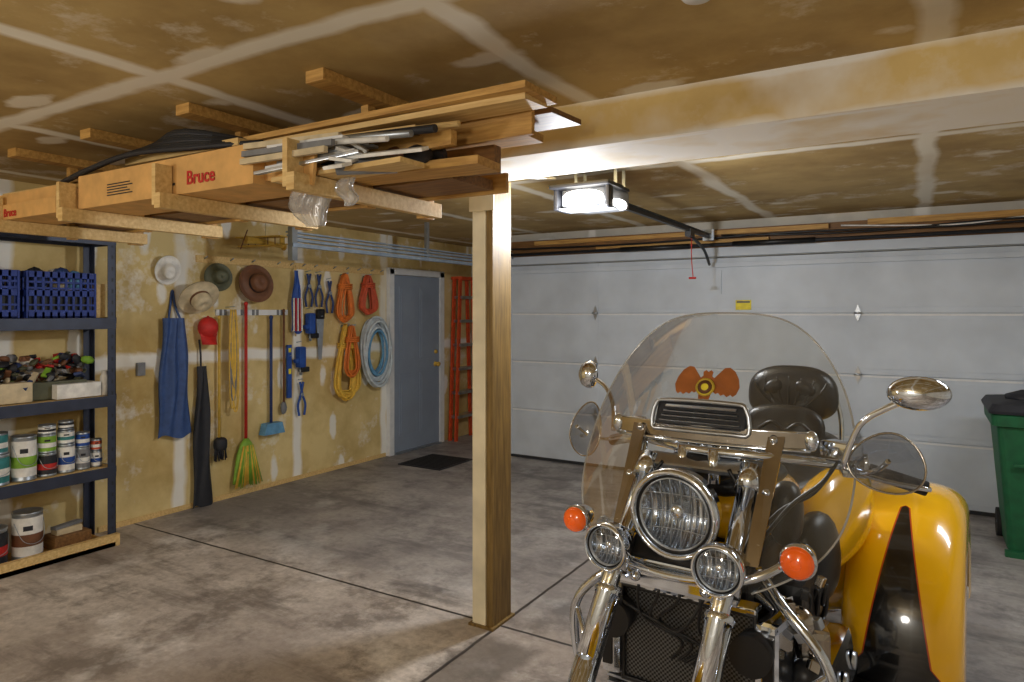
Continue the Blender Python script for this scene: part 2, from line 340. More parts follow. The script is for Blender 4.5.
# ------------------------------------------------------------------ overhead lumber rack
e=empty('overhead_lumber_rack')
b=B('rack_frame')
for X in (-1.87,-2.65,-3.41,-4.14):
    b.bb(X-.045,X+.045,1.73,2.46,2.43,2.474,'wood',.003)
    b.bb(X-.02,X+.02,1.62,2.46,2.025,2.088,'woodx',.003)
    b.bb(X-.045,X-.02,1.625,1.70,2.04,2.21,'woodx',.003)
    b.bb(X-.06,X-.022,2.03,2.075,2.02,2.43,'wood',.003); b.bb(X-.06,X-.022,2.38,2.46,2.02,2.43,'wood',.003)
b.bb(-4.4,-1.45,2.36,2.38,2.09,2.17,'wood',.002)
b.done(e)
b=B('loose_boards')
def plank(x0,x1,y,z,w,t,mat,rz=0,rx=0,ry=0): b.box(((x0+x1)/2,y,z),(x1-x0,w,t),mat,(rx,ry,rz),.002)
plank(-3.05,-1.02,1.90,2.30,.20,.022,'wood',-1.5,0,.6); plank(-2.5,-1.05,1.88,2.275,.15,.02,'woodx',1,4)
plank(-2.45,-1.12,2.02,2.25,.02,.10,'wood',-2); plank(-2.9,-1.1,2.21,2.31,.24,.02,'woodd',0,3); plank(-2.7,-1.25,2.2,2.27,.2,.03,'wood',1)
plank(-4.5,-2.6,1.93,2.27,.14,.02,'woodx',1.5); plank(-4.7,-3.0,2.2,2.2,.2,.03,'woodd'); plank(-4.5,-1.5,2.2,2.12,.28,.04,'woodd',0)
plank(-2.1,-1.45,1.78,2.10,.12,.018,'woodx',-2); plank(-3.9,-1.75,2.26,2.17,.12,.04,'wood'); plank(-2.1,-1.35,2.12,2.17,.05,.1,'woodd',3)
plank(-1.98,-1.28,1.95,2.115,.16,.03,'wood',4)
plank(-4.6,-2.3,2.1,2.33,.12,.02,'wood',-1); plank(-4.3,-1.6,2.3,2.345,.1,.03,'woodx',.6)
plank(-2.3,-1.5,1.82,2.235,.04,.03,'woodx',6); plank(-2.15,-1.35,1.90,2.19,.03,.05,'wood',-5); plank(-1.75,-1.40,1.75,2.14,.05,.012,'paper',8,20)
plank(-3.2,-2.3,1.80,2.29,.06,.03,'woodx',-4,0,2); plank(-4.3,-3.2,1.86,2.25,.05,.04,'wood',5,0,-3); plank(-3.9,-2.5,2.0,2.31,.05,.03,'wood',2,0,-1); b.done(e)
b=B('metal_trim_bundle')
for i in range(7): plank(-2.12+.03*i,-1.62-.05*i,1.69+.028*i,2.13+.018*(i%4),.022,.012,'white' if i%2 else 'satin',3+i,0,-3)
for i in range(5): plank(-2.05,-1.7,1.70+.05*i,2.205,.035,.01,'white',5)
for i in range(4): plank(-1.75,-1.66,1.68+.03*i,2.10+.03*i,.05,.012,'paper',15*i,20,10*i)
for i in range(3): plank(-2.2,-1.72,1.66+.02*i,2.16+.03*i,.018,.022,'grey' if i%2 else 'tan',-4+3*i,0,2)
b.done(e)
b=B('pipe_bundle')
for i in range(4): b.cyl((-2.35+.05*i,1.76+.03*i,2.255+.012*(i%2)),(-1.50+.06*i,1.70+.05*i,2.17+.02*i),.010+.002*(i%3),('paper','steel','dark','woodx')[i],seg=10)
b.cyl((-1.9,1.80,2.13),(-1.45,1.95,2.16),.022,'dark',seg=14); b.cyl((-1.75,1.72,2.11),(-1.58,1.84,2.12),.03,'grey',seg=14)
b.ell((-1.62,1.92,2.17),(.07,.06,.035),'brown',(0,0,20),14,.9,.08); b.ell((-1.5,1.86,2.15),(.05,.05,.03),'dark',None,12,.9,.1)
for i in range(6): b.cyl((-4.6+.05*i,2.02+.03*i,2.12+.014*i),(-3.5+.1*i,2.05+.03*i,2.12+.014*i),.012,('dark','steel','paper')[i%3],seg=8)
b.done(e)
b=B('flooring_box'); b.bb(-3.42,-2.17,1.705,1.98,2.09,2.245,'card',.004); b.bb(-3.42,-2.17,1.83,1.86,2.244,2.248,'tan'); 
b.box((-2.02,1.86,2.19),(.42,.26,.012),'card',(8,18,-10)); b.box((-2.0,1.73,2.14),(.36,.012,.12),'card',(0,10,-12))
b.bb(-4.75,-3.62,1.70,1.95,2.09,2.17,'card',.004); b.bb(-4.4,-3.66,1.72,1.95,2.17,2.23,'card',.004)
for i in range(5): b.bb(-3.17,-2.97-.02*(i%3),1.703,1.7045,2.13+.012*i,2.135+.012*i,'dark')
b.bb(-2.80,-2.66,1.703,1.7045,2.13,2.14,'dark'); b.bb(-4.45,-4.36,1.698,1.6995,2.11,2.125,'dark'); b.done(e)
def text(s,loc,size,mat,parent,rot=(90,0,0),name='label_text',bold=True):
    c=bpy.data.curves.new(name,'FONT'); c.body=s; c.size=size; c.extrude=.0008; c.offset=.0014 if bold else 0; c.materials.append(M[mat])
    o=bpy.data.objects.new(name,c); COL.objects.link(o); o.location=loc; o.rotation_euler=[R(a) for a in rot]; o.parent=parent; return o
text('Bruce',(-2.58,1.702,2.125),.078,'red',e); text('Bruce',(-4.15,1.698,2.105),.058,'red',e)
b=B('black_hose'); 
for k in range(8): b.tube([(-3.8,1.80,2.26),(-3.4,1.73+.02*k,2.275+.012*k),(-3.0,1.71+.015*k,2.30+.008*k),(-2.6,1.72,2.28+.01*k),(-2.2,1.77+.02*k,2.262)],.012,'rubber' if k%3 else 'dark',6)
b.done(e)
b=B('plastic_bag')
def bagf(cx,cy,zt,w,h,ph):
    def f(u,v):
        a=2*math.pi*u; r=w*(.35+.65*math.sin(math.pi*min(1,v*.85+.12)))*(1+.22*math.sin(5*a+ph+4*v)+.12*math.sin(11*a+9*v))
        return (cx+r*math.cos(a)+.02*math.sin(7*v+ph),cy+.55*r*math.sin(a),zt-h*v)
    return f
b.surf(bagf(-1.99,1.84,2.15,.085,.22,0),40,14,'bag'); b.surf(bagf(-1.80,1.82,2.10,.04,.11,2),36,10,'bag'); b.done(e,merge=.0005)
# ------------------------------------------------------------------ shelving
b=B('storage_shelf'); SX0,SX1,SY0,SY1=-5.12,-4.80,1.55,2.64
for y in (SY0,SY1):
    for x in (SX0,SX1):
        sx=1 if x==SX0 else -1; sy=1 if y==SY0 else -1
        b.bb(x,x+.05*sx,y,y+.005*sy,0,2.14,'slate'); b.bb(x,x+.005*sx,y,y+.055*-sy*-1,0,2.14,'slate')
        for i in range(26): 
            b.bb(x+.018*sx,x+.030*sx,y-.001*sy,y-.0005*sy,.1+i*.078,.125+i*.078,'dark')
            b.bb(x-.001*sx,x-.0005*sx,y+.018*sy,y+.03*sy,.1+i*.078,.125+i*.078,'dark')
    for zz in (.5,1.0,1.53): b.bb(SX0,SX1,y-.004,y+.004,zz,zz+.04,'slate')
for z in (.54,1.03,1.565,2.14):
    b.bb(SX0+.005,SX1-.003,SY0,SY1,z-.02,z-.002,'woodx'); b.bb(SX1-.006,SX1+.002,SY0,SY1,z-.075,z,'slate',.002); b.bb(SX0,SX0+.006,SY0,SY1,z-.07,z,'slate')
    b.bb(SX0,SX1,SY1-.004,SY1+.002,z-.07,z,'slate')
b.bb(SX0,SX1+.05,SY0,SY1-.03,0,.03,'wood'); b.bb(SX1+.01,SX1+.05,SY0,SY1,0,.08,'woodx'); b.done()
def crate(x0,x1,y0,y1,z0,h,name='plastic_crate'):
    b=B(name); m='cblue'
    b.bb(x0,x1,y0,y1,z0,z0+.01,m)
    for zz in (z0+.0,z0+h*.5-.01,z0+h-.04): 
        for (a,c,d,f) in ((x0,x1,y0,y0+.008),(x0,x1,y1-.008,y1),(x0,x0+.008,y0,y1),(x1-.008,x1,y0,y1)): b.bb(a,c,d,f,zz,zz+.04,m,.002)
    for k in (.13,.26,.62,.75):
        b.bb(x1-.006,x1,y0,y1,z0+h*k,z0+h*k+.012,m)
    n=9
    for i in range(n+1):
        y=y0+(y1-y0-.01)*i/n; b.bb(x1-.008,x1,y,y+.014,z0,z0+h,m); b.bb(x0,x0+.008,y,y+.014,z0,z0+h,m)
    for i in range(6):
        x=x0+(x1-x0-.01)*i/5; b.bb(x,x+.012,y0,y0+.008,z0,z0+h,m); b.bb(x,x+.012,y1-.008,y1,z0,z0+h,m)
    b.bb(x0+.02,x1-.02,y0+.02,y1-.02,z0+.012,z0+h*.55,'dark')
    for i in range(14): b.ell((random.uniform(x0+.05,x1-.05),random.uniform(y0+.05,y1-.05),z0+h*random.uniform(.75,.95)),(.04,.05,.05),random.choice(('dark','navy','paper','grey','tan','lblue')),None,10,.8,.1)
    b.done()
crate(-5.08,-4.83,2.10,2.52,1.568,.30); crate(-5.08,-4.83,1.62,2.06,1.568,.30)
b=B('wooden_block'); b.bb(-5.05,-4.86,2.54,2.60,1.568,1.80,'woodx',.004); b.done()
def can(x,y,z,r,h,body,band,name='paint_can',handle=True):
    b=B(name); b.lathe([(0,0),(r,.0),(r,.008),(r*.97,.012),(r*.97,h-.015),(r,h-.01),(r,h),(r*.88,h),(r*.86,h-.006),(0,h-.006)],(x,y,z),(0,0,1),'steel',24)
    b.lathe([(r*.985,h*.1),(r*.985,h*.9)],(x,y,z),(0,0,1),body,24); b.lathe([(r*.995,h*.3),(r*.995,h*.55)],(x,y,z),(0,0,1),band,24)
    b.box((x+r*.9,y-r*.35,z+h*.68),(.004,r*.6,h*.1),'dark',(0,0,-20))
    if handle: b.tube([(x+.02,y-r,z+h*.8),(x+r*.9,y-r*.7,z+h*.45),(x+r*1.1,y,z+h*.35),(x+r*.9,y+r*.7,z+h*.45),(x+.02,y+r,z+h*.8)],.002,'steel',5)
    b.done()
X=-4.93
for (y,r,h,c1,c2) in ((1.78,.08,.26,'paper','teal'),(1.955,.078,.19,'teal','paper'),(2.115,.07,.28,'paper','green'),(2.25,.055,.15,'dark','red'),(2.365,.052,.19,'paper','blue'),(2.47,.045,.15,'grey','paper'),(2.56,.036,.11,'paper','blue')):
    can(X+.03,y,.541,r,h,c1,c2)
for (y,r,h,c1,c2,z) in ((1.955,.07,.13,'teal','paper',.541+.191),(2.25,.052,.12,'green','paper',.541+.151),(2.365,.05,.09,'paper','teal',.541+.191),(2.47,.042,.10,'blue','paper',.541+.151),(2.56,.034,.08,'redc','paper',.541+.111),(2.25,.05,.06,'paper','dark',.541+.272),(2.365,.045,.06,'dark','paper',.541+.282)):
    can(X+.03,y,z,r,h,c1,c2,'paint_can',False)
for (y,r,h,c1,c2) in ((1.75,.085,.2,'dark','redc'),(1.95,.085,.24,'dark','red'),(2.15,.085,.30,'paper','brown')):
    can(X,y,.031,r,h,c1,c2)
can(X,1.75,.232,.07,.1,'navy','paper','paint_can',False)
b=B('scrap_wood_box'); b.bb(-5.04,-4.88,2.29,2.52,.031,.12,'woodd',.004); b.bb(-5.0,-4.92,2.32,2.48,.12,.16,'tan',.004); b.box((-4.96,2.40,.17),(.05,.2,.02),'grey',(0,0,15),.003); b.done()
b=B('junk_pile')
b.bb(-5.0,-4.835,2.28,2.56,1.034,1.13,'paper',.006); b.bb(-5.0,-4.86,1.9,2.15,1.034,1.16,'tan',.006)
for i in range(150):
    y=random.uniform(1.66,2.5); z=random.choice((1.14,1.18,1.21,1.25,1.28,1.31)); m=random.choice(('dark','camo','green','red','paper','brown','grey','dark','black','tan','navy','dark'))
    if random.random()<.5: b.ell((random.uniform(-5.03,-4.88),y,z),(random.uniform(.015,.04),random.uniform(.02,.06),random.uniform(.01,.03)),m,(random.uniform(-40,40),random.uniform(-30,30),random.uniform(0,90)),10,.9,.12)
    else: b.box((random.uniform(-5.03,-4.88),y,z),(random.uniform(.02,.06),random.uniform(.03,.12),random.uniform(.01,.03)),m,(random.uniform(-40,40),random.uniform(-30,30),random.uniform(0,90)),.003)
b.bb(-5.05,-4.90,1.65,2.5,1.034,1.15,'camo',.01)
b.done()
b=B('spray_can'); b.lathe([(0,0),(.028,0),(.028,.13),(.018,.15),(.018,.17),(0,.17)],(-4.86,2.595,1.032),(0,0,1),'paper',16); b.done()
# ------------------------------------------------------------------ things hanging on the tool wall
W=XL+.001
b=B('tool_rail'); b.bb(W,W+.018,3.48,5.76,2.02,2.08,'woodx',.002)
for y in (3.55,3.8,4.02,4.3,4.45,4.6,4.75,5.0,5.18,5.35,5.55,5.7): b.cyl((W+.01,y,2.05),(W+.06,y,2.07),.006,'steel',seg=8)
b.done()
b=B('broom_holder_rail'); b.bb(W,W+.02,3.66,4.42,1.58,1.63,'white',.004)
for y in (3.72,3.93,4.05,4.32): b.bb(W+.02,W+.034,y-.03,y-.014,1.58,1.63,'grey'); b.bb(W+.02,W+.034,y+.014,y+.03,1.58,1.63,'grey')
b.done()
def cloth(name,y0,y1,z0,z1,mat,depth=.05,folds=4,taper=.25,x=None):
    b=B(name); x=W+.006 if x is None else x
    def side(sgn):
        def f(u,v):
            zz=z1+(z0-z1)*v; wd=(1-taper*(1-v)); yc=(y0+y1)/2; y=yc+(u-.5)*(y1-y0)*wd
            edge=max(0,math.sin(math.pi*u))**.5
            xx=x+(depth*.5)+sgn*(depth*.5*edge*(.6+.4*math.sin(u*folds*2*math.pi+v*3)))*(.5+.5*math.sin(math.pi*min(1,v*.9+.1)))
            return (xx,y+.01*math.sin(v*9+u*5),zz+.02*math.sin(u*7)*v)
        return f
    b.surf(side(1),30,24,mat); b.surf(side(-1),30,24,mat); return b
b=cloth('hanging_overalls',3.12,3.40,.62,1.56,'denim',.09,2.5,.3)
b.tube([(W+.04,3.22,1.55),(W+.015,3.25,1.66),(W+.012,3.27,1.78),(W+.015,3.29,1.66),(W+.04,3.32,1.55)],.009,'denim',6); b.done(merge=.001)
b=cloth('hanging_gun_case',3.42,3.60,.0,1.16,'dark',.08,1,.45); b.tube([(W+.04,3.5,1.1),(W+.04,3.50,1.25),(W+.02,3.5,1.38)],.008,'dark',6); b.done(merge=.001)
def hat(name,y,z,r,mat,crown=.09,ax=(1,.05,.25),band=None,sx=1,dx=.03):
    b=B(name); ax=Vector(ax).normalized(); o=Vector((W+dx,y,z))
    b.lathe([(r,.012),(r*.98,.0),(r*.75,.012),(r*.55,.018),(r*.5,.03),(r*.46,crown*.8),(r*.36,crown),(r*.12,crown*.92),(0,crown*.86)],o,ax,mat,28,sx=sx)
    b.lathe([(r*1.0,.013),(r*.7,.004),(0,.004)],o,ax,mat,28,sx=sx)
    if band: b.lathe([(r*.515,.03),(r*.5,.05)],o,ax,band,28,sx=sx)
    b.done()
hat('straw_hat',3.42,1.73,.16,'tan',.12,(.8,-.1,-.6),'brown',dx=.13); hat('leather_hat',4.02,1.86,.17,'brown',.1,(1,-.1,.15),'dark',dx=.07)
hat('sun_hat',3.20,1.94,.12,'paper',.09,(1,-.3,-.4),sx=.8,dx=.06); hat('camo_hat',3.64,1.90,.12,'camo',.1,(1,-.2,.1),dx=.07)
def cap(name,y,z,mat):
    b=B(name); b.ell((W+.08,y,z),(.07,.085,.09),mat,None,18); b.surf(lambda u,v:(W+.09+.09*v*math.sin(math.pi*u)**.6,y+(u-.5)*.16*(1-.25*v),z-.05-.09*v),14,6,mat); b.ell((W+.08,y,z+.09),(.01,.01,.008),mat); b.done()
cap('baseball_cap',3.54,1.48,'red')
b=B('toy_airplane'); c=Vector((W+.32,3.92,2.20))
b.tube([c+Vector((0,-.20,.01)),c+Vector((0,-.1,.01)),c+Vector((0,.05,0)),c+Vector((0,.19,-.02))],.035,'gold',10,4,r1=.015); b.cyl(c+Vector((0,.19,-.02)),c+Vector((0,.205,-.02)),.03,'gold')
b.box(c+Vector((0,-.04,.045)),(.46,.10,.012),'gold',(0,0,12),.003); b.box(c+Vector((0,-.04,-.03)),(.42,.09,.012),'gold',(0,0,12),.003)
for x in (-.17,-.08,.08,.17): b.cyl(c+Vector((x,-.04,-.03)),c+Vector((x,-.04,.045)),.004,'brown',seg=6)
b.box(c+Vector((0,.17,.0)),(.16,.05,.008),'gold'); b.box(c+Vector((0,.18,.04)),(.008,.05,.07),'gold'); b.box(c+Vector((0,-.215,.01)),(.008,.006,.18),'brown',(0,30,0))
b.tube([c+Vector((0,0,.05)),c+Vector((0,0,.265))],.0015,'dark',4,1); b.done()
def pole(name,y,z0,z1,mat,r=.012,x=None):
    x=W+.052 if x is None else x
    b=B(name); b.cyl((x,y,z0),(x,y,z1),r,mat,seg=10); b.ell((x,y,z1),(r*1.3,r*1.3,.02),mat); return b
b=pole('corn_broom',3.93,.46,1.68,'red',.014); 
b.rings([[Vector((W+.055+dx*math.cos(t),3.93+dy*math.sin(t),z)) for t in [2*math.pi*i/24 for i in range(24)]] for z,dx,dy in ((.50,.02,.02),(.45,.03,.06),(.38,.035,.09),(.28,.035,.11),(.16,.03,.13),(.12,.03,.135))],'green')
for i in range(26):
    t=(i/25-.5); b.cyl((W+.085,3.93+t*.1,.44),(W+.087+random.uniform(0,.008),3.93+t*.28,.11-random.random()*.03),.004,random.choice(('green','yellowc')),seg=5)
b.done()
b=pole('push_broom',3.665,.52,1.56,'gold'); b.ell((W+.06,3.67,.49),(.045,.055,.06),'dark',None,16,.7,.03)
for i in range(14): b.cyl((W+.06,3.62+i*.008,.50),(W+.06+random.uniform(-.03,.04),3.615+i*.0085,.38-random.random()*.03),.006,'dark',seg=5)
b.done()
b=pole('dustpan_with_handle',4.20,.55,1.56,'navy',.014); b.ext([(W+.02,4.09,.50),(W+.02,4.32,.50),(W+.02,4.29,.60),(W+.02,4.12,.60)],(.08,0,0),'lblue'); b.done()
b=pole('mop_handle',4.345,.75,1.62,'brown',.011); b.ell((W+.05,4.345,.72),(.025,.035,.06),'grey',None,12,1,.1); b.done()
b=B('yellow_strap_bundle')
for i in range(10):
    y=3.765+random.uniform(-.02,.02); w=random.uniform(.012,.03); zb=random.uniform(.66,1.1)
    b.tube([(W+.10,y-w*.3,1.63),(W+.105,y-w,1.3),(W+.11,y-w*.8,zb+.1),(W+.11,y,zb),(W+.11,y+w*.8,zb+.1),(W+.105,y+w,1.3),(W+.10,y+w*.3,1.63)],.006,random.choice(('yellowc','yellowc','gold','grey')),6,4)
b.cyl((W,3.765,1.65),(W+.12,3.765,1.655),.004,'steel',seg=6)
b.done()
b=cloth('american_flag',4.40,4.53,1.42,2.00,'blue',.05,2,.6,W+.06)
for i in range(5):
    b.bb(W+.102,W+.114,4.41+i*.024,4.42+i*.024,1.43,1.74,'red' if i%2 else 'paper',.002)
b.cyl((W+.07,4.47,1.38),(W+.07,4.47,2.05),.007,'woodx'); b.done()
def handtool(name,y,z,k):
    b=B(name)
    if k=='drill':
        b.box((W+.06,y,z),(.07,.08,.20),'blue',(0,0,0),.02); b.box((W+.06,y+.04,z-.12),(.05,.10,.05),'black',None,.012); b.cyl((W+.06,y,z-.1),(W+.06,y,z-.17),.015,'steel'); b.box((W+.06,y-.05,z-.03),(.045,.05,.04),'blue',(25,0,0),.012)
    if k=='snips':
        for s in (-1,1): b.tube([(W+.05,y+s*.03,z-.2),(W+.05,y+s*.045,z-.1),(W+.05,y+s*.01,z),(W+.05,y-s*.02,z+.12)],.011,'blue' if z<1.6 else 'navy',8)
        b.cyl((W+.04,y,z),(W+.065,y,z),.018,'steel'); 
    if k=='saw':
        b.ext([(W+.03,y-.02,z-.28),(W+.03,y+.02,z-.28),(W+.03,y+.05,z+.12),(W+.03,y-.05,z+.12)],(.004,0,0),'steel'); b.box((W+.035,y,z+.17),(.025,.10,.1),'black',None,.02)
    if k=='level':
        b.box((W+.03,y,z),(.022,.05,.5),'blue',None,.003); b.box((W+.042,y,z),(.004,.03,.05),'signal'); b.box((W+.042,y,z+.2),(.004,.03,.04),'signal')
    b.cyl((W,y,z+.14),(W+.07,y,z+.15),.004,'steel',seg=6); b.done()
handtool('string_trimmer_head',4.54,1.18,'drill'); handtool('hedge_shears',4.65,1.86,'snips'); handtool('hand_saw',4.81,1.42,'saw'); handtool('spirit_level',4.425,1.05,'level'); handtool('pruning_shears',4.56,.82,'snips'); handtool('cordless_drill',4.66,1.50,'drill'); handtool('hedge_shears',4.78,1.86,'snips'); handtool('loppers',4.92,1.80,'snips')
def cord(name,y,zt,zb,w,mat,n=9,r=.010,dx0=0):
    b=B(name)
    for i in range(n):
        k=random.uniform(.5,1); dx=random.uniform(0,.05)+dx0; zz=zb+random.uniform(0,.14)*(zt-zb); dy=random.uniform(-.02,.02)
        b.tube([(W+.04+dx,y+dy*.3,zt),(W+.05+dx,y-w*k*.6+dy,zt-(zt-zb)*.35),(W+.05+dx,y-w*k+dy,zb+(zt-zb)*.2),(W+.05+dx,y+dy,zz),(W+.05+dx,y+w*k+dy,zb+(zt-zb)*.2),(W+.05+dx,y+w*k*.6+dy,zt-(zt-zb)*.35)],r,mat,6,4,True)
    z=zt-(zt-zb)*.3
    for i in range(3): b.torus((W+.075+dx0,y,z+.02*i),(0,0,1),w*.45+.02,r,mat,16,6,sx=.8,sy=1)
    b.cyl((W,y,zt-.01),(W+.12+dx0,y,zt+.01),.007,'steel',seg=8); b.done()
cord('extension_cord',5.11,2.0,1.50,.12,'orangec',18); cord('extension_cord',5.13,1.48,.70,.17,'yellowc',26); cord('extension_cord',5.12,1.47,.94,.11,'orangec',10,dx0=.09); cord('extension_cord',5.45,2.0,1.58,.12,'redc',20)
b=B('coiled_hose')
for i in range(16):
    rr=.17+.028*(i%4); b.torus((W+.05+.022*(i//4),5.56+random.uniform(-.02,.02),1.19+random.uniform(-.03,.02)),(1,random.uniform(-.1,.1),random.uniform(-.1,.1)),rr,.014,'hose' if i%4 else 'lblue',28,7,sx=.8,sy=1.42)
b.cyl((W,5.56,1.50),(W+.15,5.56,1.52),.01,'steel'); b.done()
b=B('wall_outlet_box'); b.bb(W,W+.03,2.98,3.04,1.12,1.22,'grey',.003); b.done()
b=B('step_ladder')
for y0,y1 in ((6.93,7.02),(7.38,7.29)):
    for x in (XL+.06,XL+.15):
        b.ext([(x,y0-.026,0),(x,y0+.026,0),(x,y1+.026,2.02),(x,y1-.026,2.02)],(.022,0,0),'ladder')
for i in range(6):
    z=.28+i*.3; t=z/2.02; b.bb(XL+.05,XL+.19,6.93+.09*t,7.38-.09*t,z,z+.035,'satin',.003)
b.bb(XL+.04,XL+.2,6.99,7.32,2.02,2.06,'ladder',.008); b.done()
# ------------------------------------------------------------------ wheeled bin
e=empty('wheeled_trash_bin',(.70,5.80,0))
b=B('bin_body')
def rr(hx,hy,z,k=.05,n=5):
    o=[]
    for cx,cy,a0 in ((hx-k,hy-k,0),(-hx+k,hy-k,90),(-hx+k,-hy+k,180),(hx-k,-hy+k,270)):
        for i in range(n): a=R(a0+90*i/(n-1)); o.append(Vector((cx+k*math.cos(a),cy+k*math.sin(a),z)))
    return o
b.rings([rr(.22,.24,.03),rr(.225,.245,.10),rr(.285,.31,.84),rr(.285,.31,.85),rr(.315,.34,.86),rr(.32,.345,.93),rr(.31,.335,.94)],'bin',False)
b.bb(-.2,.2,-.335,-.31,.6,.62,'bin',.004); b.bb(-.24,.24,-.30,-.25,0,.04,'bin',.004); b.done(e)
b=B('bin_lid'); b.rings([rr(.33,.355,.94),rr(.335,.36,.96),rr(.31,.33,1.0),rr(.2,.22,1.02)],'dark',False); b.ell((-.05,-.05,1.03),(.16,.15,.05),'dark',None,14,1,.15); b.done(e)
b=B('bin_wheels'); b.cyl((-.25,.22,.1),(-.2,.22,.1),.1,'rubber',seg=24); b.cyl((.2,.22,.1),(.25,.22,.1),.1,'rubber',seg=24); b.cyl((-.25,.22,.1),(.25,.22,.1),.012,'steel'); b.cyl((-.2,.37,.9),(.2,.37,.9),.015,'bin'); b.done(e)
# ------------------------------------------------------------------ TRIKE MOTORCYCLE (local: x = bike's left, y = toward tail)
T=empty('trike_motorcycle',(-.59,1.84,0),-3.7)
def wsv(u,z): return .07+(z-.95)*.60+.55*u*u
prof=[(.86,.20),(.88,.245),(.91,.30),(.95,.35),(1.0,.385),(1.06,.405),(1.13,.412),(1.20,.41),(1.27,.40),(1.34,.38),(1.40,.355),(1.46,.32),(1.51,.28),(1.55,.235),(1.575,.19),(1.59,.14),(1.598,.08),(1.60,.03)]
def interp(tb,x):
    if x<=tb[0][0]: return tb[0][1]
    for (a,p),(c,q) in zip(tb,tb[1:]):
        if x<=c: t=(x-a)/(c-a); return p+(q-p)*t
    return tb[-1][1]
def inner(z):
    if z<1.05: return .165
    if z<1.215: return math.sqrt(max(0,.165**2-(z-1.05)**2))
    return 0
b=B('windshield')
for sg in (-1,1):
    def f(i,j,sg=sg):
        z=.86+(1.60-.86)*i; w=interp(prof,z); n=inner(z); u=n+(w-n)*j; return (sg*u,wsv(u,z),z)
    b.surf(f,80,16,'shield')
b.done(T,merge=.0008)
b=B('windshield_edge')
L=[(-w,wsv(w,z),z) for z,w in prof]; Rr=[(w,wsv(w,z),z) for z,w in prof[::-1]]
b.tube(L+Rr,.003,'rim',6,3)
b.done(T)
b=B('windshield_bracket')
for dv in (-.014,.010):
    b.surf(lambda s,t:((s-.5)*.60,wsv((s-.5)*.60,1.235)+dv,1.208+.048*t),20,2,'dchrome')
b.tube([((s/10-.5)*.60,wsv((s/10-.5)*.60,1.25)-.016,1.256) for s in range(11)],.005,'chrome',6,1); b.tube([((s/10-.5)*.60,wsv((s/10-.5)*.60,1.22)-.014,1.208) for s in range(11)],.005,'chrome',6,1)
for sg in (-1,1):
    b.ext([(sg*.235,wsv(.235,1.25)-.020,1.25),(sg*.190,wsv(.2,1.25)-.020,1.25),(sg*.178,wsv(.18,.93)-.035,.93),(sg*.215,wsv(.2,.93)-.035,.93)],(0,.01,0),'dchrome')
    b.tube([(sg*.19,wsv(.2,1.2)+.01,1.2),(sg*.17,.15,1.02),(sg*.15,.12,.95)],.008,'chrome',8)
    b.ell((sg*.30,wsv(.3,1.235)-.01,1.235),(.02,.015,.03),'chrome')
    for z in (1.235,1.1,.97): b.lathe([(.012,0),(.010,.006),(0,.008)],(sg*.206,wsv(.2,z)-.022,z),(0,-1,0),'chrome',12)
b.done(T)
b=B('windshield_vent'); zc=1.285; vv=wsv(.08,zc)-.02; ox=-.012
b.box((ox,vv,zc),(.28,.025,.075),'dark',(-25,0,0),.012); 
b.tube([(ox-.15,vv-.02,1.245),(ox-.14,vv-.01,1.315),(ox-.1,vv-.005,1.328),(ox+.1,vv-.005,1.328),(ox+.14,vv-.01,1.315),(ox+.15,vv-.02,1.245),(ox+.1,vv-.028,1.24),(ox-.1,vv-.028,1.24)],.007,'satin',8,3,True)
for i in range(5): b.box((ox,vv-.024+.005*i,1.255+.014*i),(.26-.01*i,.016,.003),'satin',(20,0,0))
b.done(T)
b=B('eagle_decal'); ex=-.018
half=[(0,.034),(.008,.040),(.016,.034),(.014,.022),(.022,.016),(.034,.030),(.050,.048),(.066,.050),(.084,.038),(.098,.016),(.104,-.008),(.097,-.028),(.088,-.036),(.080,-.030),(.070,-.037),(.060,-.030),(.050,-.034),(.042,-.026),(.034,-.030),(.022,-.022),(.016,-.05),(0,-.046)]
pts=half+[(-x,y) for x,y in half[-2:0:-1]]
b.ext([(ex+x,wsv(ex+x,1.378+y)-.004,1.378+y) for x,y in pts],(0,.002,0),'eagle')
yc=wsv(0,1.366)-.008; ce=(ex,yc,1.366)
b.lathe([(.030,0),(.030,.003),(0,.003)],ce,(0,-1,.5),'signal',24); b.lathe([(.023,.0035),(.023,.0045),(0,.0045)],ce,(0,-1,.5),'brown',20); b.torus((ex,yc-.003,1.366),(0,-1,.5),.027,.002,'gold',24,6)
b.lathe([(.012,.005),(.0,.0055)],ce,(0,-1,.5),'signal',12)
b.done(T)
